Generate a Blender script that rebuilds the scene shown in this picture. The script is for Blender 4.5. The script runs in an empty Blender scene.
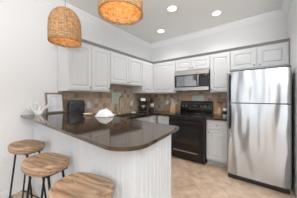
import bpy, bmesh, math, random
from mathutils import Vector, Matrix, noise as mnoise

# ------------------------------------------------------------------ camera, world, lights, exposure
S = bpy.context.scene
COL = S.collection
R = math.radians
cam = bpy.data.objects.new('camera', bpy.data.cameras.new('camera'))
COL.objects.link(cam)
cam.location = (0, 0, 1.30)
cam.rotation_euler = (R(90), 0, R(37.2))
cam.data.sensor_width = 36.0
cam.data.lens = 36.0 * 148.3 / 297.0
cam.data.shift_y = -2.0 / 297.0
cam.data.clip_start = 0.02
S.camera = cam
S.view_settings.view_transform = 'Standard'
S.view_settings.look = 'None'
S.view_settings.exposure = 0.0
S.view_settings.gamma = 1.0

W = bpy.data.worlds.new('daylight'); S.world = W
W.use_nodes = True
W.node_tree.nodes['Background'].inputs[0].default_value = (0.86, 0.93, 1.0, 1)
W.node_tree.nodes['Background'].inputs[1].default_value = 0.6

def area(name, loc, rot, sx, sy, power, col=(1, 1, 1)):
    l = bpy.data.lights.new(name, 'AREA'); l.shape = 'RECTANGLE'
    l.size = sx; l.size_y = sy; l.energy = power; l.color = col
    o = bpy.data.objects.new(name, l); COL.objects.link(o)
    o.location = loc; o.rotation_euler = rot
    return o
# daylight entering by the sliding doors behind the camera and the window on the far side
area('door_daylight', (-0.5, -3.45, 1.25), (R(105), 0, 0), 3.6, 2.2, 34, (0.95, 0.98, 1.0))
area('side_window_daylight', (2.5, 0.2, 1.5), (R(100), 0, R(90)), 2.6, 1.7, 5, (0.95, 0.98, 1.0))
# unseen upward-facing fill light, added to brighten the ceiling and bounce into the kitchen
area('ceiling_fill_light', (0.95, -0.7, 1.45), (R(180), 0, 0), 1.2, 1.2, 190, (0.95, 0.975, 1.0))

# ------------------------------------------------------------------ helpers
def new_mat(name):
    m = bpy.data.materials.new(name); m.use_nodes = True
    nt = m.node_tree
    return m, nt, nt.nodes['Principled BSDF']

def simple(name, col, rough=0.5, metal=0.0, bump=0.0, bscale=60.0, spec=0.5, vary=0.0):
    m, nt, b = new_mat(name)
    b.inputs['Base Color'].default_value = (*col, 1)
    b.inputs['Roughness'].default_value = rough
    b.inputs['Metallic'].default_value = metal
    b.inputs['Specular IOR Level'].default_value = spec
    tc = nt.nodes.new('ShaderNodeTexCoord')
    n = nt.nodes.new('ShaderNodeTexNoise'); n.inputs['Scale'].default_value = bscale
    n.inputs['Detail'].default_value = 3
    nt.links.new(tc.outputs['Object'], n.inputs['Vector'])
    if vary:
        mx = nt.nodes.new('ShaderNodeMix'); mx.data_type = 'RGBA'
        mx.inputs['A'].default_value = (*[c * (1 - vary) for c in col], 1)
        mx.inputs['B'].default_value = (*[min(1, c * (1 + vary)) for c in col], 1)
        nt.links.new(n.outputs['Fac'], mx.inputs['Factor'])
        nt.links.new(mx.outputs['Result'], b.inputs['Base Color'])
    if bump:
        bp = nt.nodes.new('ShaderNodeBump'); bp.inputs['Strength'].default_value = bump
        bp.inputs['Distance'].default_value = 0.01
        nt.links.new(n.outputs['Fac'], bp.inputs['Height'])
        nt.links.new(bp.outputs['Normal'], b.inputs['Normal'])
    return m

def ramp(nt, stops):
    r = nt.nodes.new('ShaderNodeValToRGB'); e = r.color_ramp.elements
    while len(e) > 1: e.remove(e[-1])
    e[0].position = stops[0][0]; e[0].color = (*stops[0][1], 1)
    for p, c in stops[1:]:
        q = e.new(p); q.color = (*c, 1)
    return r

def granite(name, base, mid, light, scale=55, rough=0.07):
    m, nt, b = new_mat(name)
    tc = nt.nodes.new('ShaderNodeNewGeometry')
    n1 = nt.nodes.new('ShaderNodeTexNoise'); n1.inputs['Scale'].default_value = scale
    n1.inputs['Detail'].default_value = 6; n1.inputs['Roughness'].default_value = 0.75
    v = nt.nodes.new('ShaderNodeTexVoronoi'); v.inputs['Scale'].default_value = scale * 1.6
    nt.links.new(tc.outputs['Position'], n1.inputs['Vector'])
    nt.links.new(tc.outputs['Position'], v.inputs['Vector'])
    r = ramp(nt, [(0.32, base), (0.52, mid), (0.68, base), (0.8, light)])
    nt.links.new(n1.outputs['Fac'], r.inputs['Fac'])
    mx = nt.nodes.new('ShaderNodeMix'); mx.data_type = 'RGBA'; mx.blend_type = 'MULTIPLY'
    mx.inputs['Factor'].default_value = 0.45
    nt.links.new(r.outputs['Color'], mx.inputs['A'])
    nt.links.new(v.outputs['Color'], mx.inputs['B'])
    nt.links.new(mx.outputs['Result'], b.inputs['Base Color'])
    b.inputs['Roughness'].default_value = rough
    b.inputs['IOR'].default_value = 1.85
    b.inputs['Specular Tint'].default_value = (1.0, 0.84, 0.66, 1)
    return m

def mth(nt, op, a=None, bb=None, va=None, vb=None):
    n = nt.nodes.new('ShaderNodeMath'); n.operation = op
    if a is not None: nt.links.new(a, n.inputs[0])
    if bb is not None: nt.links.new(bb, n.inputs[1])
    if va is not None: n.inputs[0].default_value = va
    if vb is not None: n.inputs[1].default_value = vb
    return n.outputs[0]

def tile_mat(name, axes, size, stops, grout, gw, rot=0.0, rough=0.45, bump=0.4, nscale=9.0, nmix=0.25, mottle=(0.75, 0.62, 0.5)):
    """square tiles on two of the world axes, each tile its own colour"""
    m, nt, b = new_mat(name)
    g = nt.nodes.new('ShaderNodeNewGeometry')
    pos = g.outputs['Position']
    if rot:
        vr = nt.nodes.new('ShaderNodeVectorRotate'); vr.rotation_type = 'Z_AXIS'
        vr.inputs['Angle'].default_value = rot
        nt.links.new(pos, vr.inputs['Vector']); pos = vr.outputs['Vector']
    sp = nt.nodes.new('ShaderNodeSeparateXYZ'); nt.links.new(pos, sp.inputs[0])
    u = mth(nt, 'DIVIDE', sp.outputs[axes[0]], vb=size); v = mth(nt, 'DIVIDE', sp.outputs[axes[1]], vb=size)
    fu = mth(nt, 'FLOOR', u); fv = mth(nt, 'FLOOR', v)
    cb = nt.nodes.new('ShaderNodeCombineXYZ'); nt.links.new(fu, cb.inputs[0]); nt.links.new(fv, cb.inputs[1])
    wn = nt.nodes.new('ShaderNodeTexWhiteNoise'); wn.noise_dimensions = '3D'
    nt.links.new(cb.outputs[0], wn.inputs['Vector'])
    r = ramp(nt, stops); nt.links.new(wn.outputs['Value'], r.inputs['Fac'])
    r.color_ramp.interpolation = 'CONSTANT' if len(stops) > 4 else 'LINEAR'
    n = nt.nodes.new('ShaderNodeTexNoise'); n.inputs['Scale'].default_value = nscale
    n.inputs['Detail'].default_value = 5; nt.links.new(pos, n.inputs['Vector'])
    nr = ramp(nt, [(0.3, mottle), (0.65, (1, 1, 1))]); nt.links.new(n.outputs['Fac'], nr.inputs['Fac'])
    mx = nt.nodes.new('ShaderNodeMix'); mx.data_type = 'RGBA'; mx.blend_type = 'MULTIPLY'
    mx.inputs['Factor'].default_value = nmix
    nt.links.new(r.outputs['Color'], mx.inputs['A']); nt.links.new(nr.outputs['Color'], mx.inputs['B'])
    def edge(t):
        f = mth(nt, 'FRACT', t); a = mth(nt, 'SUBTRACT', f, vb=0.5); a = mth(nt, 'ABSOLUTE', a)
        return mth(nt, 'GREATER_THAN', a, vb=0.5 - gw / size / 2)
    ed = mth(nt, 'MAXIMUM', edge(u), edge(v))
    m2 = nt.nodes.new('ShaderNodeMix'); m2.data_type = 'RGBA'
    nt.links.new(ed, m2.inputs['Factor']); nt.links.new(mx.outputs['Result'], m2.inputs['A'])
    m2.inputs['B'].default_value = (*grout, 1)
    nt.links.new(m2.outputs['Result'], b.inputs['Base Color'])
    h = mth(nt, 'SUBTRACT', n.outputs['Fac'], ed)
    bp = nt.nodes.new('ShaderNodeBump'); bp.inputs['Strength'].default_value = bump
    bp.inputs['Distance'].default_value = 0.003
    nt.links.new(h, bp.inputs['Height']); nt.links.new(bp.outputs['Normal'], b.inputs['Normal'])
    b.inputs['Roughness'].default_value = rough
    return m

def wood(name, dark, light, axis='X', scale=6.0, rough=0.45):
    m, nt, b = new_mat(name)
    tc = nt.nodes.new('ShaderNodeTexCoord'); oi = nt.nodes.new('ShaderNodeObjectInfo')
    ad = nt.nodes.new('ShaderNodeVectorMath'); ad.operation = 'ADD'
    nt.links.new(tc.outputs['Object'], ad.inputs[0])
    sc = nt.nodes.new('ShaderNodeVectorMath'); sc.operation = 'SCALE'
    nt.links.new(oi.outputs['Location'], sc.inputs[0]); sc.inputs['Scale'].default_value = 0.37
    nt.links.new(sc.outputs[0], ad.inputs[1])
    mp = nt.nodes.new('ShaderNodeMapping')
    k = {'X': (0.12, 1, 1), 'Y': (1, 0.12, 1), 'Z': (1, 1, 0.12)}[axis]
    mp.inputs['Scale'].default_value = k
    nt.links.new(ad.outputs[0], mp.inputs['Vector'])
    n = nt.nodes.new('ShaderNodeTexNoise'); n.inputs['Scale'].default_value = scale * 7
    n.inputs['Detail'].default_value = 6; n.inputs['Distortion'].default_value = 1.2
    nt.links.new(mp.outputs[0], n.inputs['Vector'])
    w = nt.nodes.new('ShaderNodeTexWave'); w.wave_type = 'RINGS'; w.rings_direction = axis
    w.inputs['Scale'].default_value = scale * 2.2; w.inputs['Distortion'].default_value = 6
    w.inputs['Detail'].default_value = 3
    nt.links.new(mp.outputs[0], w.inputs['Vector'])
    mm = mth(nt, 'MULTIPLY_ADD', w.outputs['Fac'], va=None); mm.node.inputs[1].default_value = 0.28
    nt.links.new(mth(nt, 'MULTIPLY', n.outputs['Fac'], vb=0.85), mm.node.inputs[2])
    r = ramp(nt, [(0.2, dark), (0.75, light)])
    nt.links.new(mm, r.inputs['Fac']); nt.links.new(r.outputs['Color'], b.inputs['Base Color'])
    bp = nt.nodes.new('ShaderNodeBump'); bp.inputs['Strength'].default_value = 0.15
    bp.inputs['Distance'].default_value = 0.003
    nt.links.new(n.outputs['Fac'], bp.inputs['Height']); nt.links.new(bp.outputs['Normal'], b.inputs['Normal'])
    b.inputs['Roughness'].default_value = rough
    return m

def steel_mat(name, col, rough, wav=0.0, stretch=(3.2, 3.2, 1.3), dist=0.05):
    m, nt, b = new_mat(name)
    b.inputs['Base Color'].default_value = (*col, 1); b.inputs['Metallic'].default_value = 1
    b.inputs['Roughness'].default_value = rough
    if wav:
        tc = nt.nodes.new('ShaderNodeTexCoord'); mp = nt.nodes.new('ShaderNodeMapping')
        mp.inputs['Scale'].default_value = stretch
        n = nt.nodes.new('ShaderNodeTexNoise'); n.inputs['Scale'].default_value = 1.0; n.inputs['Detail'].default_value = 1.0
        nt.links.new(tc.outputs['Object'], mp.inputs['Vector']); nt.links.new(mp.outputs[0], n.inputs['Vector'])
        bp = nt.nodes.new('ShaderNodeBump'); bp.inputs['Strength'].default_value = wav; bp.inputs['Distance'].default_value = dist
        nt.links.new(n.outputs['Fac'], bp.inputs['Height']); nt.links.new(bp.outputs['Normal'], b.inputs['Normal'])
    return m

def emit(name, col, s):
    m = bpy.data.materials.new(name); m.use_nodes = True; nt = m.node_tree
    nt.nodes.remove(nt.nodes['Principled BSDF'])
    e = nt.nodes.new('ShaderNodeEmission'); e.inputs[0].default_value = (*col, 1); e.inputs[1].default_value = s
    nt.links.new(e.outputs[0], nt.nodes['Material Output'].inputs[0]); return m

def wicker(name):
    m, nt, b = new_mat(name)
    out = nt.nodes['Material Output']
    tc = nt.nodes.new('ShaderNodeTexCoord')
    uv = nt.nodes.new('ShaderNodeSeparateXYZ'); nt.links.new(tc.outputs['UV'], uv.inputs[0])
    # over-under weave: horizontal strands shifted every other stake
    cu = mth(nt, 'MULTIPLY', uv.outputs[0], vb=40.0); cv = mth(nt, 'MULTIPLY', uv.outputs[1], vb=34.0)
    par = mth(nt, 'MODULO', mth(nt, 'ADD', mth(nt, 'FLOOR', cu), mth(nt, 'FLOOR', cv)), vb=2.0)
    fu = mth(nt, 'ABSOLUTE', mth(nt, 'SUBTRACT', mth(nt, 'FRACT', cu), vb=0.5))
    fv = mth(nt, 'ABSOLUTE', mth(nt, 'SUBTRACT', mth(nt, 'FRACT', cv), vb=0.5))
    mixh = nt.nodes.new('ShaderNodeMix'); mixh.data_type = 'FLOAT'
    nt.links.new(par, mixh.inputs['Factor']); nt.links.new(fu, mixh.inputs['A']); nt.links.new(fv, mixh.inputs['B'])
    n = nt.nodes.new('ShaderNodeTexNoise'); n.inputs['Scale'].default_value = 26; n.inputs['Detail'].default_value = 4
    mp = nt.nodes.new('ShaderNodeMapping'); mp.inputs['Scale'].default_value = (1, 1, 3.5)
    nt.links.new(tc.outputs['Object'], mp.inputs['Vector']); nt.links.new(mp.outputs[0], n.inputs['Vector'])
    t = mth(nt, 'SUBTRACT', n.outputs['Fac'], mth(nt, 'MULTIPLY', mixh.outputs['Result'], vb=0.5))
    r = ramp(nt, [(0.1, (0.15, 0.085, 0.035)), (0.34, (0.47, 0.29, 0.14)), (0.58, (0.70, 0.48, 0.275))])
    nt.links.new(t, r.inputs['Fac'])
    nt.links.new(r.outputs['Color'], b.inputs['Base Color']); b.inputs['Roughness'].default_value = 0.7
    bp = nt.nodes.new('ShaderNodeBump'); bp.inputs['Strength'].default_value = 0.7; bp.inputs['Distance'].default_value = 0.006
    nt.links.new(t, bp.inputs['Height']); nt.links.new(bp.outputs['Normal'], b.inputs['Normal'])
    tr = nt.nodes.new('ShaderNodeBsdfTranslucent'); nt.links.new(r.outputs['Color'], tr.inputs['Color'])
    ms = nt.nodes.new('ShaderNodeMixShader'); ms.inputs[0].default_value = 0.3
    nt.links.new(b.outputs[0], ms.inputs[1]); nt.links.new(tr.outputs[0], ms.inputs[2])
    # pin-holes where the strands cross let the bulb glint through
    hole = mth(nt, 'MULTIPLY', mth(nt, 'GREATER_THAN', fu, vb=.36), mth(nt, 'GREATER_THAN', fv, vb=.36))
    tp = nt.nodes.new('ShaderNodeBsdfTransparent'); m2 = nt.nodes.new('ShaderNodeMixShader')
    nt.links.new(hole, m2.inputs[0]); nt.links.new(ms.outputs[0], m2.inputs[1]); nt.links.new(tp.outputs[0], m2.inputs[2])
    nt.links.new(m2.outputs[0], out.inputs[0])
    return m

class MB:
    def __init__(s): s.bm = bmesh.new()
    def box(s, x0, x1, y0, y1, z0, z1, bev=0.0, seg=2):
        t = bmesh.new(); bmesh.ops.create_cube(t, size=1)
        for v in t.verts:
            v.co = Vector(((x0 + x1) / 2 + v.co.x * (x1 - x0), (y0 + y1) / 2 + v.co.y * (y1 - y0), (z0 + z1) / 2 + v.co.z * (z1 - z0)))
        if bev: bmesh.ops.bevel(t, geom=list(t.edges), offset=bev, segments=seg, profile=0.5, affect='EDGES')
        s.join(t); return s
    def join(s, t):
        me = bpy.data.meshes.new('tmp'); t.to_mesh(me); t.free(); s.bm.from_mesh(me); bpy.data.meshes.remove(me)
    def tube(s, pts, r, n=8, close=False):
        pts = [Vector(p) for p in pts]; N = len(pts)
        rr = r if isinstance(r, (list, tuple)) else [r] * N
        rings = []; prev = None
        for i, p in enumerate(pts):
            if close: t = (pts[(i + 1) % N] - pts[i - 1]).normalized()
            else: t = (pts[min(i + 1, N - 1)] - pts[max(i - 1, 0)]).normalized()
            if prev is None:
                a = Vector((0, 0, 1)) if abs(t.z) < 0.9 else Vector((1, 0, 0))
                u = t.cross(a).normalized()
            else:
                u = (prev - t * prev.dot(t)).normalized()
            prev = u; w = t.cross(u)
            rings.append([s.bm.verts.new(p + (u * math.cos(2 * math.pi * k / n) + w * math.sin(2 * math.pi * k / n)) * rr[i]) for k in range(n)])
        for i in range(N if close else N - 1):
            A, B = rings[i], rings[(i + 1) % N]
            for k in range(n): s.bm.faces.new((A[k], A[(k + 1) % n], B[(k + 1) % n], B[k]))
        if not close:
            s.bm.faces.new(rings[0][::-1]); s.bm.faces.new(rings[-1])
        return s
    def lathe(s, prof, c=(0, 0, 0), n=24, axis='Z', cap=True):
        rings = []
        for r, h in prof:
            ring = []
            for k in range(n):
                a = 2 * math.pi * k / n; q = (max(r, 1e-4) * math.cos(a), max(r, 1e-4) * math.sin(a), h)
                if axis == 'Y': q = (q[0], -h, q[1])
                ring.append(s.bm.verts.new((c[0] + q[0], c[1] + q[1], c[2] + q[2])))
            rings.append(ring)
        for A, B in zip(rings, rings[1:]):
            for k in range(n): s.bm.faces.new((A[k], A[(k + 1) % n], B[(k + 1) % n], B[k]))
        if cap: s.bm.faces.new(rings[0][::-1]); s.bm.faces.new(rings[-1])
        return s
    def prism(s, poly, z0, z1, bev=0.0):
        t = bmesh.new()
        a = [t.verts.new((x, y, z0)) for x, y in poly]; b = [t.verts.new((x, y, z1)) for x, y in poly]; n = len(poly)
        t.faces.new(a[::-1]); t.faces.new(b)
        for k in range(n): t.faces.new((a[k], a[(k + 1) % n], b[(k + 1) % n], b[k]))
        if bev:
            es = [e for e in t.edges if abs(e.verts[0].co.z - e.verts[1].co.z) < 1e-6]
            bmesh.ops.bevel(t, geom=es, offset=bev, segments=3, profile=0.5, affect='EDGES')
        s.join(t); return s
    def rings(s, rs, cap0=True, cap1=True):
        R_ = [[s.bm.verts.new(p) for p in r] for r in rs]
        for A, B in zip(R_, R_[1:]):
            n = len(A)
            for k in range(n): s.bm.faces.new((A[k], A[(k + 1) % n], B[(k + 1) % n], B[k]))
        if cap0: s.bm.faces.new(R_[0][::-1])
        if cap1: s.bm.faces.new(R_[-1])
        return s
    def build(s, name, mat, parent=None, smooth=False, loc=(0, 0, 0), rot=(0, 0, 0)):
        bmesh.ops.recalc_face_normals(s.bm, faces=list(s.bm.faces))
        me = bpy.data.meshes.new(name); s.bm.to_mesh(me); s.bm.free()
        me.materials.append(mat)
        for p in me.polygons: p.use_smooth = bool(smooth)
        if smooth: 
            try: me.set_sharp_from_angle(angle=R(smooth if smooth is not True else 40))
            except Exception: pass
        o = bpy.data.objects.new(name, me); COL.objects.link(o)
        o.location = loc; o.rotation_euler = rot
        if parent: o.parent = parent
        return o

def tag(o, label, cat, group=None):
    o['label'] = label; o['category'] = cat
    if group: o['group'] = group
    return o
def thing(name, label, cat, loc=(0, 0, 0), rz=0.0, group=None):
    o = bpy.data.objects.new(name, None); COL.objects.link(o); o.empty_display_size = 0.1
    o.location = loc; o.rotation_euler = (0, 0, rz)
    return tag(o, label, cat, group)
def struct(name, mb, mat, smooth=False):
    o = mb.build(name, mat, None, smooth); o['kind'] = 'structure'; return o
def copy_tree(o, parent=None):
    c = o.copy(); COL.objects.link(c)
    if parent: c.parent = parent
    for ch in list(o.children): copy_tree(ch, c)
    return c

# ------------------------------------------------------------------ materials
M_wall = simple('wall_paint', (0.80, 0.805, 0.81), 0.7, bump=0.05, bscale=180)
M_ceil = simple('ceiling_paint', (0.80, 0.795, 0.785), 0.85, bump=0.05, bscale=120)
M_trim = simple('trim_paint', (0.84, 0.845, 0.85), 0.4)
M_cab = simple('cabinet_paint', (0.66, 0.67, 0.68), 0.38)
M_cab_trim = simple('cabinet_crown_grey', (0.25, 0.25, 0.245), 0.45)  # one even grey, darker than the cabinet fronts
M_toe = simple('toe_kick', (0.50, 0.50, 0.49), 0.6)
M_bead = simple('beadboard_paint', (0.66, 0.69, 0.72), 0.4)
M_gran = granite('bar_granite', (0.010, 0.006, 0.004), (0.055, 0.033, 0.017), (0.16, 0.12, 0.075), rough=0.035)
M_floor = tile_mat('floor_travertine', (0, 1), 0.33, [(0, (0.60, 0.46, 0.34)), (1, (0.75, 0.60, 0.47))], (0.47, 0.365, 0.275), 0.007, rot=R(45), rough=0.3, bump=0.15, nscale=9, nmix=0.95, mottle=(0.74, 0.61, 0.50))
_st = [(0, (0.58, 0.43, 0.32)), (0.22, (0.64, 0.53, 0.42)), (0.45, (0.42, 0.30, 0.215)), (0.58, (0.60, 0.45, 0.33)), (0.74, (0.45, 0.42, 0.36)), (0.88, (0.68, 0.60, 0.50))]
M_splL = tile_mat('tumbled_tile', (1, 2), 0.098, _st, (0.60, 0.51, 0.42), 0.007, nscale=45, nmix=0.8, rough=0.5)
M_splB = tile_mat('tumbled_tile_back', (0, 2), 0.098, _st, (0.60, 0.51, 0.42), 0.007, nscale=45, nmix=0.8, rough=0.5)
M_green = simple('green_glass_mosaic', (0.60, 0.68, 0.59), 0.25, bscale=30, vary=0.25)
M_brass = simple('brass', (0.50, 0.335, 0.16), 0.3, 1.0)
M_knob = simple('knob_bronze', (0.40, 0.29, 0.16), 0.3, 1.0)
def brush(m, an, rot):
    nt = m.node_tree; b = nt.nodes['Principled BSDF']; t = nt.nodes.new('ShaderNodeTangent')
    t.direction_type = 'RADIAL'; t.axis = 'Z'; nt.links.new(t.outputs[0], b.inputs['Tangent'])
    b.inputs['Anisotropic'].default_value = an; b.inputs['Anisotropic Rotation'].default_value = rot
M_steel = steel_mat('stainless', (0.62, 0.61, 0.60), 0.3)
M_fridge = steel_mat('fridge_stainless', (0.53, 0.555, 0.585), 0.25, 1.0, (5.2, 5.2, 1.1), 0.05)
brush(M_fridge, 0.82, 0.25)
M_black = simple('black_enamel', (0.012, 0.007, 0.005), 0.12, spec=0.5)
M_blackm = simple('black_plastic', (0.014, 0.014, 0.016), 0.35)
M_mwglass = simple('microwave_glass', (0.05, 0.07, 0.09), 0.06, spec=1.0)
M_mwglass.node_tree.nodes['Principled BSDF'].inputs['IOR'].default_value = 2.3
M_glassb = simple('black_glass', (0.008, 0.008, 0.010), 0.05, spec=0.9)
M_button = simple('keypad_button', (0.05, 0.052, 0.055), 0.4)
M_gray = simple('grey_plastic', (0.22, 0.23, 0.24), 0.4)
M_white = simple('white_plastic', (0.80, 0.80, 0.79), 0.35)
M_coral = simple('white_coral', (0.84, 0.84, 0.83), 0.8, bump=0.4, bscale=200)
M_frame = wood('weathered_frame_wood', (0.15, 0.115, 0.09), (0.30, 0.25, 0.20), 'Z', 8)
M_paper = simple('paper', (0.82, 0.83, 0.86), 0.6)
M_ink = simple('blue_grey_ink', (0.45, 0.49, 0.58), 0.7)
M_seat = wood('stool_wood', (0.13, 0.075, 0.042), (0.50, 0.325, 0.20), 'X', 5.5, 0.42)
M_iron = simple('black_iron', (0.012, 0.012, 0.013), 0.4, 0.3)
M_wick = wicker('woven_rattan')
M_bulb = emit('bulb_glow', (1.0, 0.72, 0.38), 14)
M_lens = emit('downlight_lens', (1.0, 0.98, 0.94), 7)
M_cord = simple('grey_cord', (0.33, 0.33, 0.33), 0.5)
M_lwood = wood('light_wood', (0.50, 0.28, 0.13), (0.78, 0.52, 0.29), 'Z', 7)
M_towel = simple('towel_cotton', (0.80, 0.81, 0.84), 0.95, bump=0.5, bscale=150, vary=0.08)
M_cream = simple('cream_ceramic', (0.74, 0.62, 0.47), 0.4)
M_pink = simple('pink_petal', (0.58, 0.035, 0.14), 0.6, vary=0.3, bscale=90)
M_leaf = simple('leaf_green', (0.08, 0.16, 0.05), 0.6)
M_disp = emit('display_glow', (0.25, 0.55, 0.6), 0.25)
M_coffee = simple('carafe_glass', (0.03, 0.02, 0.015), 0.04, spec=0.9)
M_toast = simple('blue_black_enamel', (0.006, 0.008, 0.011), 0.12)
M_sink = simple('dark_sink', (0.10, 0.09, 0.08), 0.35, 0.5)
M_soap = simple('soap_cream', (0.78, 0.73, 0.64), 0.5)

# ------------------------------------------------------------------ setting
XL, YB, ZC, XR, YF = -2.61, 3.54, 2.84, 2.62, -3.60
struct('floor', MB().box(XL - .1, XR + .1, YF - .1, YB + .1, -0.08, 0), M_floor)
struct('ceiling', MB().box(XL - .1, XR + .1, YF - .1, YB + .1, ZC, ZC + 0.08), M_ceil)
struct('wall_left', MB().box(XL - .1, XL, YF - .1, YB + .1, 0, ZC), M_wall)
struct('wall_back', MB().box(XL, XR, YB, YB + .1, 0, ZC), M_wall)
struct('wall_right', MB().box(0.362, 0.48, 2.20, YB, 0, ZC), M_wall)
# dining side of the room, behind the camera: sliding doors and a side window
w = MB().box(XL, -2.4, YF - .1, YF, 0, ZC).box(1.4, XR, YF - .1, YF, 0, ZC).box(-2.4, 1.4, YF - .1, YF, 2.4, ZC)
struct('wall_front', w, M_wall)
w = MB().box(XR, XR + .1, YF, -1.2, 0, ZC).box(XR, XR + .1, 1.6, YB, 0, ZC).box(XR, XR + .1, -1.2, 1.6, 0, 0.65).box(XR, XR + .1, -1.2, 1.6, 2.35, ZC)
struct('wall_side', w, M_wall)
d = MB()
for x in (-2.4, -1.15, 0.1, 1.33): d.box(x, x + .07, YF - .08, YF - .02, 0, 2.4)
d.box(-2.4, 1.4, YF - .08, YF - .02, 2.33, 2.4).box(-2.4, 1.4, YF - .08, YF - .02, 0, .07)
struct('door_1', d, M_trim)
d = MB()
for y in (-1.2, 0.17, 1.54): d.box(XR + .02, XR + .08, y, y + .06, .65, 2.35)
d.box(XR + .02, XR + .08, -1.2, 1.6, .65, .71).box(XR + .02, XR + .08, -1.2, 1.6, 2.29, 2.35)
struct('window_1', d, M_trim)

CP = [(0, .115), (.010, .115), (.014, .098), (.030, .080), (.060, .040), (.074, .026), (.078, .018), (.078, 0), (0, 0)]
def crown(name, f0, f1, ax):   # f(out) -> point on each end
    a = [f0(o) + Vector((0, 0, ZC - 0.001 - h)) for o, h in CP]; b = [f1(o) + Vector((0, 0, ZC - 0.001 - h)) for o, h in CP]
    struct(name, MB().rings([a, b]), M_trim)
crown('trim_1', lambda o: Vector((XL + o, YF, 0)), lambda o: Vector((XL + o, YB - o, 0)), 'Y')
crown('trim_2', lambda o: Vector((XL + o, YB - o, 0)), lambda o: Vector((0.362 - o, YB - o, 0)), 'X')
crown('trim_3', lambda o: Vector((0.362 - o, YB - o, 0)), lambda o: Vector((0.362 - o, 2.20, 0)), 'Y')
struct('baseboard_left', MB().box(XL, XL + .014, YF, .68, 0, .10, .003), M_trim)

ZCT = 0.914     # worktop height
BT = 0.010
s = MB().box(XL, XL + BT, 1.02, 1.795, ZCT, 1.40).box(XL, XL + BT, 1.795, 2.745, ZCT, 1.555).box(XL, XL + BT, 2.745, YB, ZCT, 1.40)
struct('trim_4', s, M_splL)
struct('trim_5', MB().box(XL + BT, -1.614, YB - BT, YB, ZCT, 1.40).box(-1.614, -.841, YB - BT, YB, ZCT, 1.44).box(-.841, -.46, YB - BT, YB, ZCT, 1.40), M_splB)

# ------------------------------------------------------------------ cabinets
def panel_door(parent, x0, x1, z0, z1, yf, name='door', th=0.02, mat=None):
    """raised-panel front lying in local x-z, outer face at y = yf - th"""
    fr = min(0.055, (x1 - x0) * .2, (z1 - z0) * .26)
    prof = [(0, 0), (0, th - .003), (.004, th), (fr, th), (fr + .006, th - .013), (fr + .014, th - .013), (fr + .034, th - .002)]
    if (z1 - z0) < 0.2: prof = [(0, 0), (0, th - .003), (.004, th), (.022, th), (.027, th - .005), (.032, th - .005), (.042, th - .001)]
    rs = []
    for i, h in prof:
        rs.append([Vector((x0 + i, yf - h, z0 + i)), Vector((x1 - i, yf - h, z0 + i)), Vector((x1 - i, yf - h, z1 - i)), Vector((x0 + i, yf - h, z1 - i))])
    return MB().rings(rs).build(name, mat or M_cab, parent)
def knob(parent, x, z, yf):
    return MB().lathe([(.005, 0), (.005, .012), (.013, .016), (.0145, .022), (.010, .028), (.0, .029)], (x, yf, z), 12, 'Y').build('knob', M_knob, parent, 50)

def upper(label, loc, rz, w, z0, doors, x_first=0.0, depth=0.33, skip_right=0.0):
    """doors: list of (x0, x1, knob side)"""
    t = thing('wall_cabinet', label, 'cabinet', (loc[0], loc[1], z0), rz, 'white wall cabinets')
    zt = 2.176 - z0
    MB().box(.001, w - .001, -depth, -.012, 0, zt).build('body', M_cab, t)
    for x0, x1, ks in doors:
        d = panel_door(t, x0, x1, .018, zt - .03, -depth)
        kx = x0 + .03 if ks < 0 else x1 - .03
        knob(d, kx, .06, -depth - .02)
    return t
EL, EB = (XL, 0), (0, YB)
RL = R(90)
upper('tall double-door wall cabinet over the toaster, nearest the bar', (XL, 1.015), RL, .775, 1.395, [(.008, .384, 1), (.391, .767, 1)])
upper('short double-door wall cabinet over the sink and brass faucet', (XL, 1.792), RL, .953, 1.555, [(.008, .473, 1), (.480, .945, -1)])
upper('single-door wall cabinet over the coffee maker, on the sink wall', (XL, 2.747), RL, .46, 1.395, [(.008, .45, -1)])
upper('wall cabinet with one wide door in the corner beside the microwave', (-2.278, YB), 0, .664, 1.395, [(.022, .655, 1)])
upper('short double-door wall cabinet directly over the microwave', (-1.612, YB), 0, .770, 1.885, [(.008, .381, 1), (.388, .762, -1)])
upper('tall narrow single-door wall cabinet between microwave and refrigerator', (-.840, YB), 0, .373, 1.395, [(.010, .363, -1)])
upper('short double-door wall cabinet above the refrigerator', (-.466, YB), 0, .822, 1.80, [(.010, .400, 1), (.420, .806, -1)])
# crown along the cabinet tops
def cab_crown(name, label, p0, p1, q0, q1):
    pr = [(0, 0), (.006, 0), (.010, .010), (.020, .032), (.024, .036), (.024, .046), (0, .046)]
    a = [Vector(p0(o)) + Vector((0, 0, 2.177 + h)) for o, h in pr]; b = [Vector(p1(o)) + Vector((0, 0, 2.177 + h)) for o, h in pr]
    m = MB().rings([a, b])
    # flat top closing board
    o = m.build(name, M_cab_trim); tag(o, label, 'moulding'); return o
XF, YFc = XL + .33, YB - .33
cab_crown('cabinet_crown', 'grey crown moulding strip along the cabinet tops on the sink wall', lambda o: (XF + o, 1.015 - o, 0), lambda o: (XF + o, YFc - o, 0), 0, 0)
cab_crown('cabinet_crown', 'grey crown moulding strip over the microwave and refrigerator cabinets', lambda o: (XF + o, YFc - o, 0), lambda o: (.358, YFc - o, 0), 0, 0)

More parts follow.
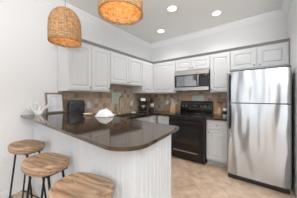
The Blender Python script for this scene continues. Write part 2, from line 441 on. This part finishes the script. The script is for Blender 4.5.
def base(label, loc, rz, w, fronts, depth=.58, top=.873):
    t = thing('base_cabinet', label, 'cabinet', (loc[0], loc[1], 0), rz, 'white base cabinets')
    MB().box(.001, w - .001, -depth, -.012, .10, top).build('body', M_cab, t)
    if top < .8: MB().box(.001, w - .001, -depth, -depth + .018, top + .0005, .873).build('apron_rail', M_cab, t)
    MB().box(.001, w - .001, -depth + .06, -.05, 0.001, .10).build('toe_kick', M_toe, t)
    for kind, x0, x1, z0, z1, ks in fronts:
        d = panel_door(t, x0, x1, z0, z1, -depth, kind)
        if kind == 'drawer': knob(d, (x0 + x1) / 2, (z0 + z1) / 2, -depth - .02)
        else: knob(d, x0 + .03 if ks < 0 else x1 - .03, z1 - .05, -depth - .02)
    return t
base('white base cabinet with drawer between the stove and refrigerator', (-.842, YB), 0, .382, [('drawer', .022, .366, .70, .855, 0), ('door', .022, .366, .125, .685, -1)])
base('white base cabinet with drawer beside the stove, at the corner', (-1.968, YB), 0, .350, [('drawer', .022, .340, .70, .855, 0), ('door', .022, .340, .125, .685, 1)])
base('white double-door base cabinet under the sink', (XL, 1.80), RL, .92, [('door', .010, .455, .125, .855, 1), ('door', .465, .910, .125, .855, -1)], .58, .72)
base('white single-door base cabinet next to the bar', (XL, 1.42), RL, .376, [('door', .010, .366, .125, .855, 1)])
base('white corner base cabinet under the coffee maker', (XL, 2.724), RL, .80, [('drawer', .010, .200, .70, .855, 0), ('door', .010, .200, .125, .685, -1)])

# worktops
zt0 = .875
sx0, sx1, sy0, sy1 = -2.40, -2.06, 1.90, 2.56
m = MB().box(XL + .001, sx0, 1.405, YB - BT - .001, zt0, ZCT).box(sx0, -1.97, 1.405, sy0, zt0, ZCT).box(sx0, -1.97, sy1, YB - BT - .001, zt0, ZCT)
m.box(sx1, -1.97, sy0, sy1, zt0, ZCT).box(-1.97, -1.616, 2.905, YB - BT - .001, zt0, ZCT)
bmesh.ops.remove_doubles(m.bm, verts=m.bm.verts, dist=1e-5)
tag(m.build('worktop', M_gran), 'dark brown granite worktop wrapping the corner around the sink', 'countertop')
tag(MB().box(-.842, -.462, 2.905, YB - BT - .001, zt0, ZCT, .004).build('worktop', M_gran), 'short dark granite worktop between stove and refrigerator', 'countertop')
# sink
t = thing('kitchen_sink', 'dark sink set into the worktop below the brass faucet', 'sink', ((sx0 + sx1) / 2, (sy0 + sy1) / 2, ZCT))
hx, hy = (sx1 - sx0) / 2, (sy1 - sy0) / 2
def rr(hx, hy, z, r=.03):
    p = []
    for cx, cy, a0 in ((hx - r, hy - r, 0), (-hx + r, hy - r, 90), (-hx + r, -hy + r, 180), (hx - r, -hy + r, 270)):
        for k in range(5):
            a = R(a0 + k * 22.5); p.append((cx + r * math.cos(a), cy + r * math.sin(a), z))
    return p
MB().rings([rr(hx - .004, hy - .004, -.17), rr(hx - .004, hy - .004, .0), rr(hx + .012, hy + .012, .001), rr(hx + .012, hy + .012, .005), rr(hx - .008, hy - .008, .005), rr(hx - .02, hy - .02, -.165)]).build('basin', M_sink, t, 40)
MB().lathe([(.035, -.164), (.035, -.161), (.0, -.161)], (0, 0, 0), 16).build('drain', M_gray, t)
# faucet
t = thing('kitchen_faucet', 'tall brass gooseneck faucet behind the sink', 'faucet', (-2.47, 2.20, ZCT))
MB().lathe([(.026, 0), (.026, .010), (.019, .018), (.017, .05), (.013, .06)], (0, 0, 0), 18).build('base', M_brass, t, 40)
pts = [(0, 0, .05), (0, 0, .30)]
for k in range(1, 13):
    a = math.pi * k / 12; pts.append((.088 - .088 * math.cos(a), 0, .30 + .105 * math.sin(a)))
pts += [(.178, 0, .265)]
MB().tube(pts, .011, 10).build('spout', M_brass, t, 50)
MB().lathe([(.013, .0), (.016, .01), (.016, .055), (.012, .07)], (.178, 0, .205), 14).build('spray_head', M_brass, t, 40)
MB().tube([(0, .018, .05), (.005, .045, .062), (.012, .09, .085)], [.008, .007, .005], 8).build('lever_handle', M_brass, t, 50)

# ------------------------------------------------------------------ green mosaics on the backsplash
def mosaic(label, loc, rz, w, h):
    o = MB().box(-w / 2, w / 2, -.007, 0, -h / 2, h / 2, .002)
    n = 4
    t = thing('mosaic_panel', label, 'tile panel', loc, rz)
    for i in range(n):
        for j in range(n): o.box(-w / 2 + w / n * i + .003, -w / 2 + w / n * (i + 1) - .003, -.011, -.004, -h / 2 + h / n * j + .003, -h / 2 + h / n * (j + 1) - .003, .002, 1)
    o.build('tiles', M_green, t)
mosaic('pale green mosaic tile panel in the backsplash behind the faucet', (XL + BT + .0005, 2.225, 1.275), RL, .27, .25)
mosaic('pale green mosaic tile panel in the backsplash behind the stove', (-1.20, YB - BT - .0005, 1.255), 0, .29, .16)

# ------------------------------------------------------------------ stove
t = thing('kitchen_range', 'black freestanding electric range below the microwave', 'stove', (-1.232, 2.86, 0))
hw = .378
MB().box(-hw, hw, .03, .655, .02, .895).build('body', M_blackm, t)
for sx in (-1, 1):
    for y in (.09, .6): MB().lathe([(.018, .001), (.018, .021)], (sx * .33, y, 0), 10).build('leg', M_blackm, t)
c = MB().box(-hw, hw, -.005, .60, .893, .917, .006).build('cooktop', M_glassb, t)
for x, y, r in ((-.19, .15, .105), (.19, .15, .085), (-.19, .42, .085), (.19, .42, .105)):
    MB().lathe([(r - .004, .9172), (r - .004, .9178), (r, .9178), (r, .9172)], (x, y, 0), 28).build('burner_ring', M_gray, c)
bg = MB().rings([[(-hw, .60, z0), (hw, .60, z0), (hw, .66, z0), (-hw, .66, z0)] if False else [(-hw, y0, z0), (hw, y0, z0), (hw, .665, z0), (-hw, .665, z0)] for y0, z0 in ((.585, .90), (.585, 1.005), (.600, 1.16), (.615, 1.195), (.640, 1.205))]).build('control_panel', M_black, t, 30)
MB().box(-.10, .10, .583, .60, 1.05, 1.13, .003).build('display', M_glassb, bg)
MB().box(-.05, .03, .580, .584, 1.08, 1.108).build('clock_digits', M_disp, bg)
for x in (-.31, -.22, .22, .31):
    MB().lathe([(.024, 0), (.022, .018), (.016, .022), (0, .022)], (x, .592, 1.085), 16, 'Y').build('knob', M_gray, bg, 40)
dr = MB().box(-hw + .004, hw - .004, -.012, .03, .235, .835, .008).build('oven_door', M_black, t)
MB().box(-.27, .27, -.0145, -.010, .36, .68, .001).build('window', M_glassb, dr)
MB().tube([(-.31, -.012, .79), (-.31, -.05, .79), (.31, -.05, .79), (.31, -.012, .79)], .012, 10).build('handle', M_black, dr, 50)
MB().box(-hw, hw, -.006, .03, .84, .893, .004).build('front_rail', M_blackm, t)
dw = MB().box(-hw + .004, hw - .004, -.010, .03, .055, .228, .006).build('storage_drawer', M_black, t)
MB().box(-.26, .26, -.026, -.010, .185, .205, .006).build('handle', M_gray, dw)

# ------------------------------------------------------------------ microwave
t = thing('microwave_oven', 'stainless steel over-the-range microwave with black glass door', 'microwave', (-1.227, 3.135, 1.443))
hw = .379
MB().box(-hw, hw, .02, .39, 0, .435, .004).build('body', M_blackm, t)
MB().box(-hw, hw, -.008, .02, .345, .435, .004).build('top_vent', M_steel, t)
for k in range(9):
    pass
MB().box(-hw, hw, -.008, .02, 0, .075, .004).build('bottom_rail', M_steel, t)
dr = MB().box(-hw, .205, -.012, .02, .077, .343, .003).build('door', M_blackm, t)
MB().box(-hw + .05, .135, -.015, -.011, .095, .325, .001).build('window', M_mwglass, dr)
MB().tube([(.178, -.012, .10), (.178, -.045, .11), (.178, -.045, .31), (.178, -.012, .32)], .011, 10).build('handle', M_steel, dr, 50)
kp = MB().box(.207, hw, -.010, .02, .077, .343, .003).build('keypad', M_blackm, t)
MB().box(.225, .355, -.012, -.009, .295, .325, .001).build('display', M_glassb, kp)
for i in range(3):
    for j in range(4): MB().box(.232 + i * .042, .262 + i * .042, -.0125, -.009, .10 + j * .042, .128 + j * .042, .002, 1).build('button', M_button, kp)

# ------------------------------------------------------------------ refrigerator
FX0, FX1, FY, FH = -.446, .322, 2.68, 1.70
t = thing('refrigerator', 'stainless steel top-freezer refrigerator at the end of the counter', 'refrigerator', ((FX0 + FX1) / 2, FY, 0))
hw = (FX1 - FX0) / 2
MB().box(-hw + .006, hw - .006, .075, .80, .03, FH - .012, .006).build('body', M_gray, t)
MB().box(-hw + .02, hw - .02, .02, .12, .006, .075).build('toe_grille', M_blackm, t)
for sx in (-1, 1): MB().lathe([(.02, .0005), (.02, .03)], (sx * .33, .2, 0), 10).build('foot', M_blackm, t)
def fdoor(name, z0, z1):
    # front gently crowned, rounded vertical edges
    prof = [(-hw, .075), (-hw, .028), (-hw + .006, .012), (-hw + .018, .004), (-hw + .05, 0)]
    prof += [(-hw + .05 + (2 * hw - .1) * k / 8, -.004 * math.sin(math.pi * k / 8)) for k in range(1, 8)]
    prof += [(hw - .05, 0), (hw - .018, .004), (hw - .006, .012), (hw, .028), (hw, .075)]
    return MB().prism(prof, z0, z1, .005).build(name, M_fridge, t, 12)
fz = fdoor('freezer_door', 1.213, FH); fr = fdoor('fridge_door', .078, 1.199)
MB().box(-hw + .01, hw - .01, .022, .08, 1.1995, 1.2125).build('door_gasket', M_blackm, t)
def grip(parent, z0, z1):
    x = -hw + .046
    MB().tube([(x, -.002, z0), (x, -.035, z0 + .015), (x, -.045, z0 + .04), (x, -.045, z1 - .04), (x, -.035, z1 - .015), (x, -.002, z1)], .0125, 10).build('handle', M_blackm, parent, 50)
grip(fz, 1.225, 1.66); grip(fr, .80, 1.19)
MB().box(hw - .11, hw - .005, .01, .075, FH + .001, FH + .016, .004).build('hinge_cover', M_blackm, t)

# ------------------------------------------------------------------ peninsula bar
def rounded(poly, rad, n=8):
    out = []
    N = len(poly)
    for i, p in enumerate(poly):
        r = rad[i]; p = Vector(p)
        if r <= 0: out.append(tuple(p)); continue
        a = (Vector(poly[i - 1]) - p).normalized(); b = (Vector(poly[(i + 1) % N]) - p).normalized()
        ang = a.angle(b); dd = r / math.tan(ang / 2)
        c = p + (a + b).normalized() * (r / math.sin(ang / 2))
        v0 = p + a * dd - c; v1 = p + b * dd - c
        th = v0.angle_signed(v1)
        for k in range(n + 1):
            q = v0.copy(); q.rotate(Matrix.Rotation(-th * k / n, 2)); out.append(tuple(c + q))
    return out
BZ0, BZ1 = 1.030, 1.052
bar = rounded([(XL + .001, .555), (-.465, .465), (-.542, 1.152), (XL + .001, 1.39)], [0, .16, .05, 0], 16)
tag(MB().prism(bar, BZ0, BZ1, .006).build('granite_counter', M_gran), 'raised dark brown granite bar top with rounded corner', 'countertop')
t = thing('beadboard_peninsula', 'white beadboard half wall carrying the granite bar top', 'half wall', (-1.55, .9, 0))
def grooves(p, q, step=.048, w=.005, dp=.004, m0=.06, m1=.06):
    p, q = Vector(p), Vector(q); L = (q - p).length; u = (q - p) / L; nrm = Vector((-u.y, u.x))
    pts = [p]; k = m0
    while k < L - m1:
        pts += [p + u * (k - w), p + u * k + nrm * dp, p + u * (k + w)]; k += step
    return pts
P0, P1, P2, P3 = (XL + .001, .70), (-.530, .585), (-.582, 1.06), (XL + .001, 1.25)
o0 = Vector((1.55, -.9))
pl = [tuple(v + o0) for v in grooves(P0, P1) + grooves(P1, P2) + [Vector(P2), Vector(P3)]]
MB().prism(pl, .001, BZ0 - .001).build('beadboard_panel', M_bead, t)
def board(p, q, th, z0, z1, name):
    p, q = Vector(p) + o0, Vector(q) + o0; u = (q - p).normalized(); n = Vector((u.y, -u.x)) * th
    MB().prism([tuple(p), tuple(p + n), tuple(q + n), tuple(q)], z0, z1).build(name, M_bead, t)
v1 = (Vector(P1) - Vector(P0)).normalized(); v2 = (Vector(P2) - Vector(P1)).normalized()
board(Vector(P1) - v1 * .045, Vector(P1), .006, .10, BZ0 - .002, 'corner_board')
board(Vector(P2) - v2 * .03, Vector(P2), .006, .10, BZ0 - .002, 'corner_board')
board(P0, Vector(P1), .010, .001, .09, 'skirting')
board(P1, Vector(P2), .010, .001, .09, 'skirting')

# ------------------------------------------------------------------ bar stools
def seat_mesh():
    m = MB(); n = 40; a, b = .173, .140; rs = []
    def outl(f, z, dz):
        ring = []
        for k in range(n):
            th = 2 * math.pi * k / n; c, s_ = math.cos(th), math.sin(th); e = 2 / 2.5
            x = a * f * math.copysign(abs(c) ** e, c); y = b * f * math.copysign(abs(s_) ** e, s_)
            y *= 1 + .10 * (x / a) ** 2 * (1 if y < 0 else -.6)
            q = (x / a)
            ring.append((x, y, z + dz(x, y)))
        return ring
    top = lambda x, y: .020 * (abs(x) / a) ** 2.0 - .014 * max(0, 1 - ((x / a) ** 2 + (y / b) ** 2))
    bot = lambda x, y: .006 * (abs(x) / a) ** 2
    rs = [outl(.02, -.068, bot), outl(.55, -.068, bot), outl(.84, -.066, bot), outl(.95, -.058, bot), outl(.99, -.042, bot), outl(1.0, -.020, top), outl(.992, -.008, top), outl(.965, .0, top), outl(.93, .002, top)]
    rs += [outl(f, .002, top) for f in (.85, .7, .5, .3, .12, .02)]
    return m.rings(rs)
def stool(label, loc, rz):
    t = thing('bar_stool', label, 'stool', loc, rz, 'wood-seat bar stools along the bar')
    H = .792
    seat_mesh().build('seat', M_seat, t, 60, (0, 0, H))
    zt = H - .064
    foot = lambda sx, sy, z: (sx * (.108 + .155 * (zt - z) / zt), sy * (.055 + .010 * (zt - z) / zt), z)
    for sx in (-1, 1):
        for sy in (-1, 1):
            MB().tube([foot(sx, sy, zt), foot(sx, sy, .004)], .009, 8).build('leg', M_iron, t, 50)
    pr = MB().box(-.14, .14, -.085, .085, zt - .005, zt - .0035)
    pr.build('mounting_plate', M_iron, t)
    zr = .20
    MB().tube([foot(-1, -1, zr), foot(1, -1, zr), foot(1, 1, zr), foot(-1, 1, zr)], .0065, 8, True).build('footrest', M_iron, t)
    return t
stool('saddle-seat wooden bar stool farthest along the bar, beside the wall', (-2.0, .485, 0), R(12))
stool('middle of the three wooden saddle-seat bar stools', (-1.368, .455, 0), R(12))
stool('wooden bar stool at the open end of the bar, closest of the three', (-.797, .443, 0), R(11))

# ------------------------------------------------------------------ pendants
def pendant(label, x, y, zb, lamp):
    t = thing('pendant_lamp', label, 'pendant lamp', (x, y, zb), 0, 'woven pendant lamps over the bar')
    r, h = .174, .40
    prof = [(r * 1.0, 0), (r * 1.005, .04), (r * 1.01, .12), (r * .99, .20)]
    for k in range(1, 9):
        a = math.pi / 2 * k / 8; prof.append((.022 + (r * .99 - .022) * math.cos(a), .20 + (h - .20) * math.sin(a)))
    n = 48; bm = bmesh.new(); uvl = bm.loops.layers.uv.new('UVMap')
    def shell(pf):
        L = [0]
        for (r0, z0), (r1, z1) in zip(pf, pf[1:]): L.append(L[-1] + math.hypot(r1 - r0, z1 - z0))
        return [[bm.verts.new((q * math.cos(2 * math.pi * k / n), q * math.sin(2 * math.pi * k / n), z)) for k in range(n)] for q, z in pf], [l / L[-1] for l in L]
    A, la = shell(prof); B, lb = shell([(max(.018, q - .007), z - (.005 if z > .2 else 0)) for q, z in prof])
    def quads(Rg, L, flip):
        for i in range(len(Rg) - 1):
            for k in range(n):
                k2 = (k + 1) % n
                vs = [(Rg[i][k], k / n, L[i]), (Rg[i][k2], (k + 1) / n, L[i]), (Rg[i + 1][k2], (k + 1) / n, L[i + 1]), (Rg[i + 1][k], k / n, L[i + 1])]
                if flip: vs = vs[::-1]
                f = bm.faces.new([v[0] for v in vs])
                for lo, v in zip(f.loops, vs): lo[uvl].uv = (v[1], v[2])
                f.smooth = True
    quads(A, la, False); quads(B, lb, True)
    for k in range(n):
        k2 = (k + 1) % n
        bm.faces.new((A[0][k2], A[0][k], B[0][k], B[0][k2])); bm.faces.new((A[-1][k], A[-1][k2], B[-1][k2], B[-1][k]))
    me = bpy.data.meshes.new('lamp_shade'); bm.to_mesh(me); bm.free(); me.materials.append(M_wick)
    o = bpy.data.objects.new('lamp_shade', me); COL.objects.link(o); o.parent = t
    MB().tube([(0, 0, h - .06), (0, 0, ZC - .025 - zb)], .004, 8).build('cord', M_cord, t)
    MB().lathe([(.055, ZC - zb - .001), (.055, ZC - zb - .018), (.012, ZC - zb - .030)], (0, 0, 0), 20).build('canopy', M_white, t, 40)
    MB().lathe([(.017, h - .10), (.019, h - .06), (.019, h - .012), (.006, h - .004)], (0, 0, 0), 14).build('socket', M_blackm, t, 40)
    MB().lathe([(.001, .198), (.016, .202), (.029, .220), (.031, .240), (.024, .268), (.014, .292), (.013, .302)], (0, 0, 0), 16).build('bulb', M_bulb, t, 60)
    l = bpy.data.lights.new('bulb_light', 'POINT'); l.energy = lamp; l.color = (1, .62, .30); l.shadow_soft_size = .03
    lo = bpy.data.objects.new('bulb_light', l); COL.objects.link(lo); lo.parent = t; lo.location = (0, 0, .17)
pendant('woven rattan dome pendant lamp hanging over the wall end of the bar', -1.84, .80, 1.938, 1.7)
pendant('woven rattan pendant lamp with glowing underside above the open end of bar', -.89, .81, 1.955, 2.4)

# ------------------------------------------------------------------ recessed ceiling lights
def downlight(label, x, y):
    t = thing('recessed_light', label, 'ceiling light', (x, y, ZC), 0, 'recessed ceiling lights')
    MB().lathe([(.068, -.001), (.092, -.001), (.090, -.006), (.070, -.008), (.068, -.001)], (0, 0, 0), 28, 'Z', False).build('trim_ring', M_trim, t, 40)
    MB().lathe([(.069, -.0015), (.069, -.0055), (.0, -.0055)], (0, 0, 0), 28).build('lens', M_lens, t)
    l = bpy.data.lights.new('downlight_beam', 'SPOT'); l.energy = 34; l.spot_size = R(140); l.spot_blend = .8; l.shadow_soft_size = .07; l.color = (1, .98, .95)
    lo = bpy.data.objects.new('downlight_beam', l); COL.objects.link(lo); lo.parent = t; lo.location = (0, 0, -.02)
downlight('round recessed ceiling light in the middle of the kitchen ceiling', -1.234, 2.302)
downlight('round recessed ceiling light in front of the refrigerator cabinets', -.651, 2.92)
downlight('round recessed ceiling light near the corner of the two cabinet runs', -1.86, 2.93)

# ------------------------------------------------------------------ outlets
def outlet(label, loc, rz):
    t = thing('wall_outlet', label, 'outlet', loc, rz, 'white wall outlets')
    p = MB().box(-.036, .036, -.006, 0, -.058, .058, .002).build('cover_plate', M_white, t)
    for z in (-.022, .022):
        s_ = MB().box(-.017, .017, -.0085, -.004, z - .014, z + .014, .003)
        so = s_.build('socket', M_white, t)
        MB().box(-.008, -.0055, -.009, -.008, z - .002, z + .007).box(.0055, .008, -.009, -.008, z - .002, z + .006).build('slots', M_gray, so)
outlet('white outlet low on the bare wall beside the bar stools', (XL + .0005, .40, .485), RL)
outlet('white outlet in the tile backsplash by the toaster', (XL + BT + .0005, 1.555, 1.15), RL)
outlet('white outlet in the tile backsplash by the coffee maker', (XL + BT + .0005, 2.72, 1.15), RL)
outlet('white outlet in the tile backsplash beside the knife block', (-2.03, YB - BT - .0005, 1.155), 0)

# ------------------------------------------------------------------ things on the bar
t = thing('picture_frame', 'brown wooden picture frame with a printed page, leaning on the wall', 'picture frame', (-2.545, .965, BZ1 + .0015), RL)
fw, fh, fb = .255, .315, .024
def lean(o): o.rotation_euler = (R(-9), 0, 0)
f = MB()
f.box(-fw / 2, -fw / 2 + fb, -.009, .009, 0, fh, .003, 1).box(fw / 2 - fb, fw / 2, -.009, .009, 0, fh, .003, 1)
f.box(-fw / 2 + fb, fw / 2 - fb, -.009, .009, 0, fb, .003, 1).box(-fw / 2 + fb, fw / 2 - fb, -.009, .009, fh - fb, fh, .003, 1)
lean(f.build('frame', M_frame, t))
pg = MB().box(-fw / 2 + fb, fw / 2 - fb, -.004, .006, fb, fh - fb).build('printed_page', M_paper, t); lean(pg)
tx = MB(); rnd = random.Random(4)
tx.box(-.055, .055, -.0052, -.003, fh - .058, fh - .048)
for k in range(11):
    z = fh - .078 - k * .0175
    for side in (-1, 1):
        x0 = -.088 if side < 0 else .008
        tx.box(x0, x0 + .035 + rnd.random() * .043, -.0048, -.003, z, z + .004)
tx.build('lines_of_text', M_ink, pg)

# coral: branching fan
rnd = random.Random(11)
cm = MB()
def branch(p, d, L, r, lev):
    pts = [p]; q = p.copy(); dd = d.copy()
    for k in range(4):
        dd = (dd + Vector((rnd.uniform(-.12, .12), rnd.uniform(-.22, .22), .06))).normalized(); q = q + dd * L / 4; pts.append(q.copy())
    cm.tube(pts, [r, r * .93, r * .86, r * .8, r * .55 if lev == 0 else r * .72], 7)
    if lev > 0:
        for sgn in (-1, 1):
            nd = dd.copy(); nd.rotate(Matrix.Rotation(sgn * R(rnd.uniform(18, 34)), 3, 'X'))
            branch(q, nd, L * rnd.uniform(.62, .8), r * .72, lev - 1)
for a in (-58, -36, -15, 6, 27, 50):
    d = Vector((rnd.uniform(-.10, .25), math.sin(R(a)), math.cos(R(a))))
    branch(Vector((0, .012 * math.sin(R(a)), .012)), d.normalized(), .080, .0165, 2)
cm.lathe([(.042, .0005), (.044, .010), (.030, .020), (.012, .026)], (0, 0, 0), 14)
o = cm.build('coral', M_coral, None, 60, (-2.48, .725, BZ1 + .0008)); tag(o, 'white branching coral ornament on the bar against the wall', 'coral')

# toaster
t = thing('toaster', 'black toaster on the bar under the wall cabinet', 'toaster', (-2.40, 1.21, BZ1 + .0005), R(74))
body = MB().rings([rr(.120, .084, z, r) if True else 0 for z, r in ((.012, .02), (.02, .03), (.15, .03))] + [rr(.116, .080, .175, .03), rr(.106, .070, .192, .03), rr(.09, .054, .196, .03)])
body.build('body', M_toast, t, 40)
MB().rings([rr(.114, .078, 0, .02), rr(.116, .080, .012, .02)]).build('base', M_blackm, t)
for y in (-.03, .03): MB().box(-.08, .08, y - .013, y + .013, .1955, .1985, .002, 1).build('bread_slot', M_gray, t)
MB().box(.120, .124, -.055, .055, .03, .155, .002, 1).build('end_panel', M_gray, t)
lv = MB().box(.123, .148, -.016, .016, .115, .130, .004).build('lever', M_blackm, t)
MB().box(-.129, -.119, -.05, .05, .03, .15, .003).build('end_panel', M_blackm, t)

# dish towel: loosely heaped cloth
n = 30; tm = bmesh.new(); g = []
for i in range(n + 1):
    row = []
    for j in range(n + 1):
        u, v = i / n * 2 - 1, j / n * 2 - 1
        rad = math.sqrt(u * u + v * v); x, y = u * .125, v * .095
        hgt = .085 * max(0, 1 - rad ** 1.7) ** .8
        nz = mnoise.noise(Vector((u * 2.1, v * 2.1, 3.3))) * .022 + abs(mnoise.noise(Vector((u * 4, v * 4, 1)))) * .016
        z = .004 + max(0, hgt + nz * min(1, hgt * 18))
        wob = 1 + .10 * mnoise.noise(Vector((u * 1.4, v * 1.4, 7)))
        lim = 1 if rad < 1 else 1 / rad
        row.append(tm.verts.new((x * wob * lim, y * wob * lim, z)))
    g.append(row)
for i in range(n):
    for j in range(n): tm.faces.new((g[i][j], g[i + 1][j], g[i + 1][j + 1], g[i][j + 1]))
mb = MB(); mb.bm.free(); mb.bm = tm
o = mb.build('dish_towel', M_towel, None, 70, (-1.60, 1.175, BZ1 - .002), (0, 0, R(20)))
so = o.modifiers.new('thick', 'SOLIDIFY'); so.thickness = .003; so.offset = 1
tag(o, 'white dish towel heaped on the back of the bar', 'towel')

m = MB().lathe([(.045, .0005), (.050, .004), (.060, .018), (.062, .022), (.056, .022), (.046, .010), (.0, .008)], (0, 0, 0), 28)
tag(m.build('trinket_dish', M_cream, None, 40, (-1.905, 1.125, BZ1)), 'small shallow cream dish on the bar between toaster and towel', 'dish')

# ------------------------------------------------------------------ things on the worktops
t = thing('coffee_maker', 'black drip coffee maker with silver top on the corner worktop', 'coffee maker', (-2.39, 2.93, ZCT + .001), R(38))
MB().box(-.095, .095, -.13, .11, 0, .035, .010).build('base', M_blackm, t)
MB().box(-.095, .095, .02, .11, .03, .26, .008).build('water_tank', M_blackm, t)
hd = MB().box(-.098, .098, -.12, .112, .25, .375, .014).build('brew_head', M_blackm, t)
MB().box(-.060, .060, -.124, -.117, .285, .355, .004).build('silver_panel', M_steel, hd)
cf = MB().lathe([(.058, .037), (.070, .055), (.072, .11), (.060, .155), (.045, .185), (.050, .20), (.030, .205)], (0, -.05, 0), 20).build('carafe', M_coffee, t, 50)
MB().lathe([(.0605, .150), (.0625, .150), (.0535, .174), (.050, .174)], (0, -.05, 0), 20).build('steel_band', M_steel, cf, 50)
MB().tube([(.045, -.085, .18), (.075, -.115, .175), (.085, -.125, .12), (.06, -.095, .075)], .008, 8).build('handle', M_blackm, cf, 50)

t = thing('coffee_grinder', 'slim black coffee grinder with pale band, in the corner', 'coffee grinder', (-2.385, 3.30, ZCT + .001), R(30))
MB().lathe([(.062, 0), (.062, .02), (.052, .035), (.050, .11)], (0, 0, 0), 20).build('base', M_blackm, t, 40)
MB().lathe([(.050, .111), (.052, .115), (.052, .20), (.048, .205)], (0, 0, 0), 20).build('bean_jar', M_white, t, 40)
MB().lathe([(.050, .206), (.056, .21), (.058, .30), (.050, .315), (.018, .32), (.016, .345), (.0, .35)], (0, 0, 0), 20).build('lid', M_blackm, t, 40)

t = thing('knife_block', 'light wooden knife block with white handles beside the stove', 'knife block', (-1.755, 3.37, ZCT + .001), 0)
MB().rings([[(-.065, -.075, z) if False else (x, y, z) for x, y, z in r] for r in (
    [(-.065, -.085, 0), (.065, -.085, 0), (.065, .085, 0), (-.065, .085, 0)],
    [(-.065, -.085, .05), (.065, -.085, .05), (.065, .085, .05), (-.065, .085, .05)],
    [(-.065, -.045, .165), (.065, -.045, .165), (.065, .085, .225), (-.065, .085, .225)])]).build('block', M_lwood, t)
for i, x in enumerate((-.045, -.015, .015, .045)):
    for j, (y, z, L) in enumerate(((-.02, .178, .085), (.045, .208, .125))):
        dx = x * .35
        MB().tube([(x, y, z), (x + dx * .4, y - .018, z + L * .5), (x + dx, y - .03, z + L)], [.009, .008, .0095], 8).build('knife_handle', M_white, t, 50)

t = thing('flower_vase', 'wooden vase holding pink flowers beside the refrigerator', 'vase', (-.665, 3.26, ZCT + .001), 0)
MB().lathe([(.030, 0), (.040, .02), (.044, .08), (.036, .14), (.030, .17), (.034, .185), (.026, .186), (.024, .17)], (0, 0, 0), 20).build('vase', M_lwood, t, 50)
rnd = random.Random(3)
for k in range(6):
    a = k * 1.05 + .3; rr_ = .018 + .022 * (k % 2); p = Vector((rr_ * math.cos(a) * 1.2, rr_ * math.sin(a), .245 + .045 * rnd.random()))
    st = MB().tube([(0, 0, .10), (p.x * .5, p.y * .5, .20), tuple(p)], .002, 6).build('stem', M_leaf, t)
    fm = MB()
    for q in range(7):
        b = q * 2 * math.pi / 7; c = Vector((math.cos(b), math.sin(b), .45)); tip = p + c * .026
        sd = Vector((-math.sin(b), math.cos(b), 0)) * .012
        fm.rings([[p + Vector((0, 0, -.004)), p + c * .014 + sd, tip + Vector((0, 0, .008)), p + c * .014 - sd], [p + Vector((0, 0, .002)), p + c * .014 + sd * .9 + Vector((0, 0, .006)), tip + Vector((0, 0, .012)), p + c * .014 - sd * .9 + Vector((0, 0, .006))]])
    fm.lathe([(.001, -.006), (.010, .0), (.012, .008), (.006, .014), (.0, .015)], tuple(p), 10)
    fm.build('blossom', M_pink, t)

o = MB().box(-.07, .07, -.009, .009, 0, .27, .006)
o.lathe([(.018, -.0091), (.018, .0091)], (0, 0, .24), 14, 'Y')
ob = o.build('cutting_board', M_lwood, None, False, (-.762, 3.475, ZCT + .002), (R(-9), 0, 0))
tag(ob, 'small wooden cutting board leaning on the backsplash beside the stove', 'cutting board')

t = thing('canister', 'small white canister with black label on the worktop by the refrigerator', 'canister', (-.556, 3.17, ZCT + .001), 0)
MB().lathe([(.034, 0), (.036, .006), (.036, .165), (.030, .175)], (0, 0, 0), 22).build('jar', M_white, t, 40)
MB().lathe([(.031, .1755), (.037, .178), (.037, .198), (.030, .204), (0, .205)], (0, 0, 0), 22).build('lid', M_gray, t, 40)
MB().lathe([(.0361, .05), (.0368, .05), (.0368, .12), (.0361, .12)], (0, 0, 0), 22).build('label', M_blackm, t)

o = MB().box(-.035, .035, -.022, .022, 0, .024, .009, 3).build('soap_bar', M_soap, None, 50, (-2.475, 2.07, ZCT + .001), (0, 0, R(10)))
tag(o, 'cream bar of soap behind the sink, beside the faucet', 'soap')
o = MB().box(-.05, .05, -.032, .032, 0, .028, .007, 3).build('sponge', M_soap, None, 50, (-2.44, 2.62, ZCT + .001), (0, 0, R(70)))
tag(o, 'pale sponge on the worktop between sink and coffee maker', 'sponge')
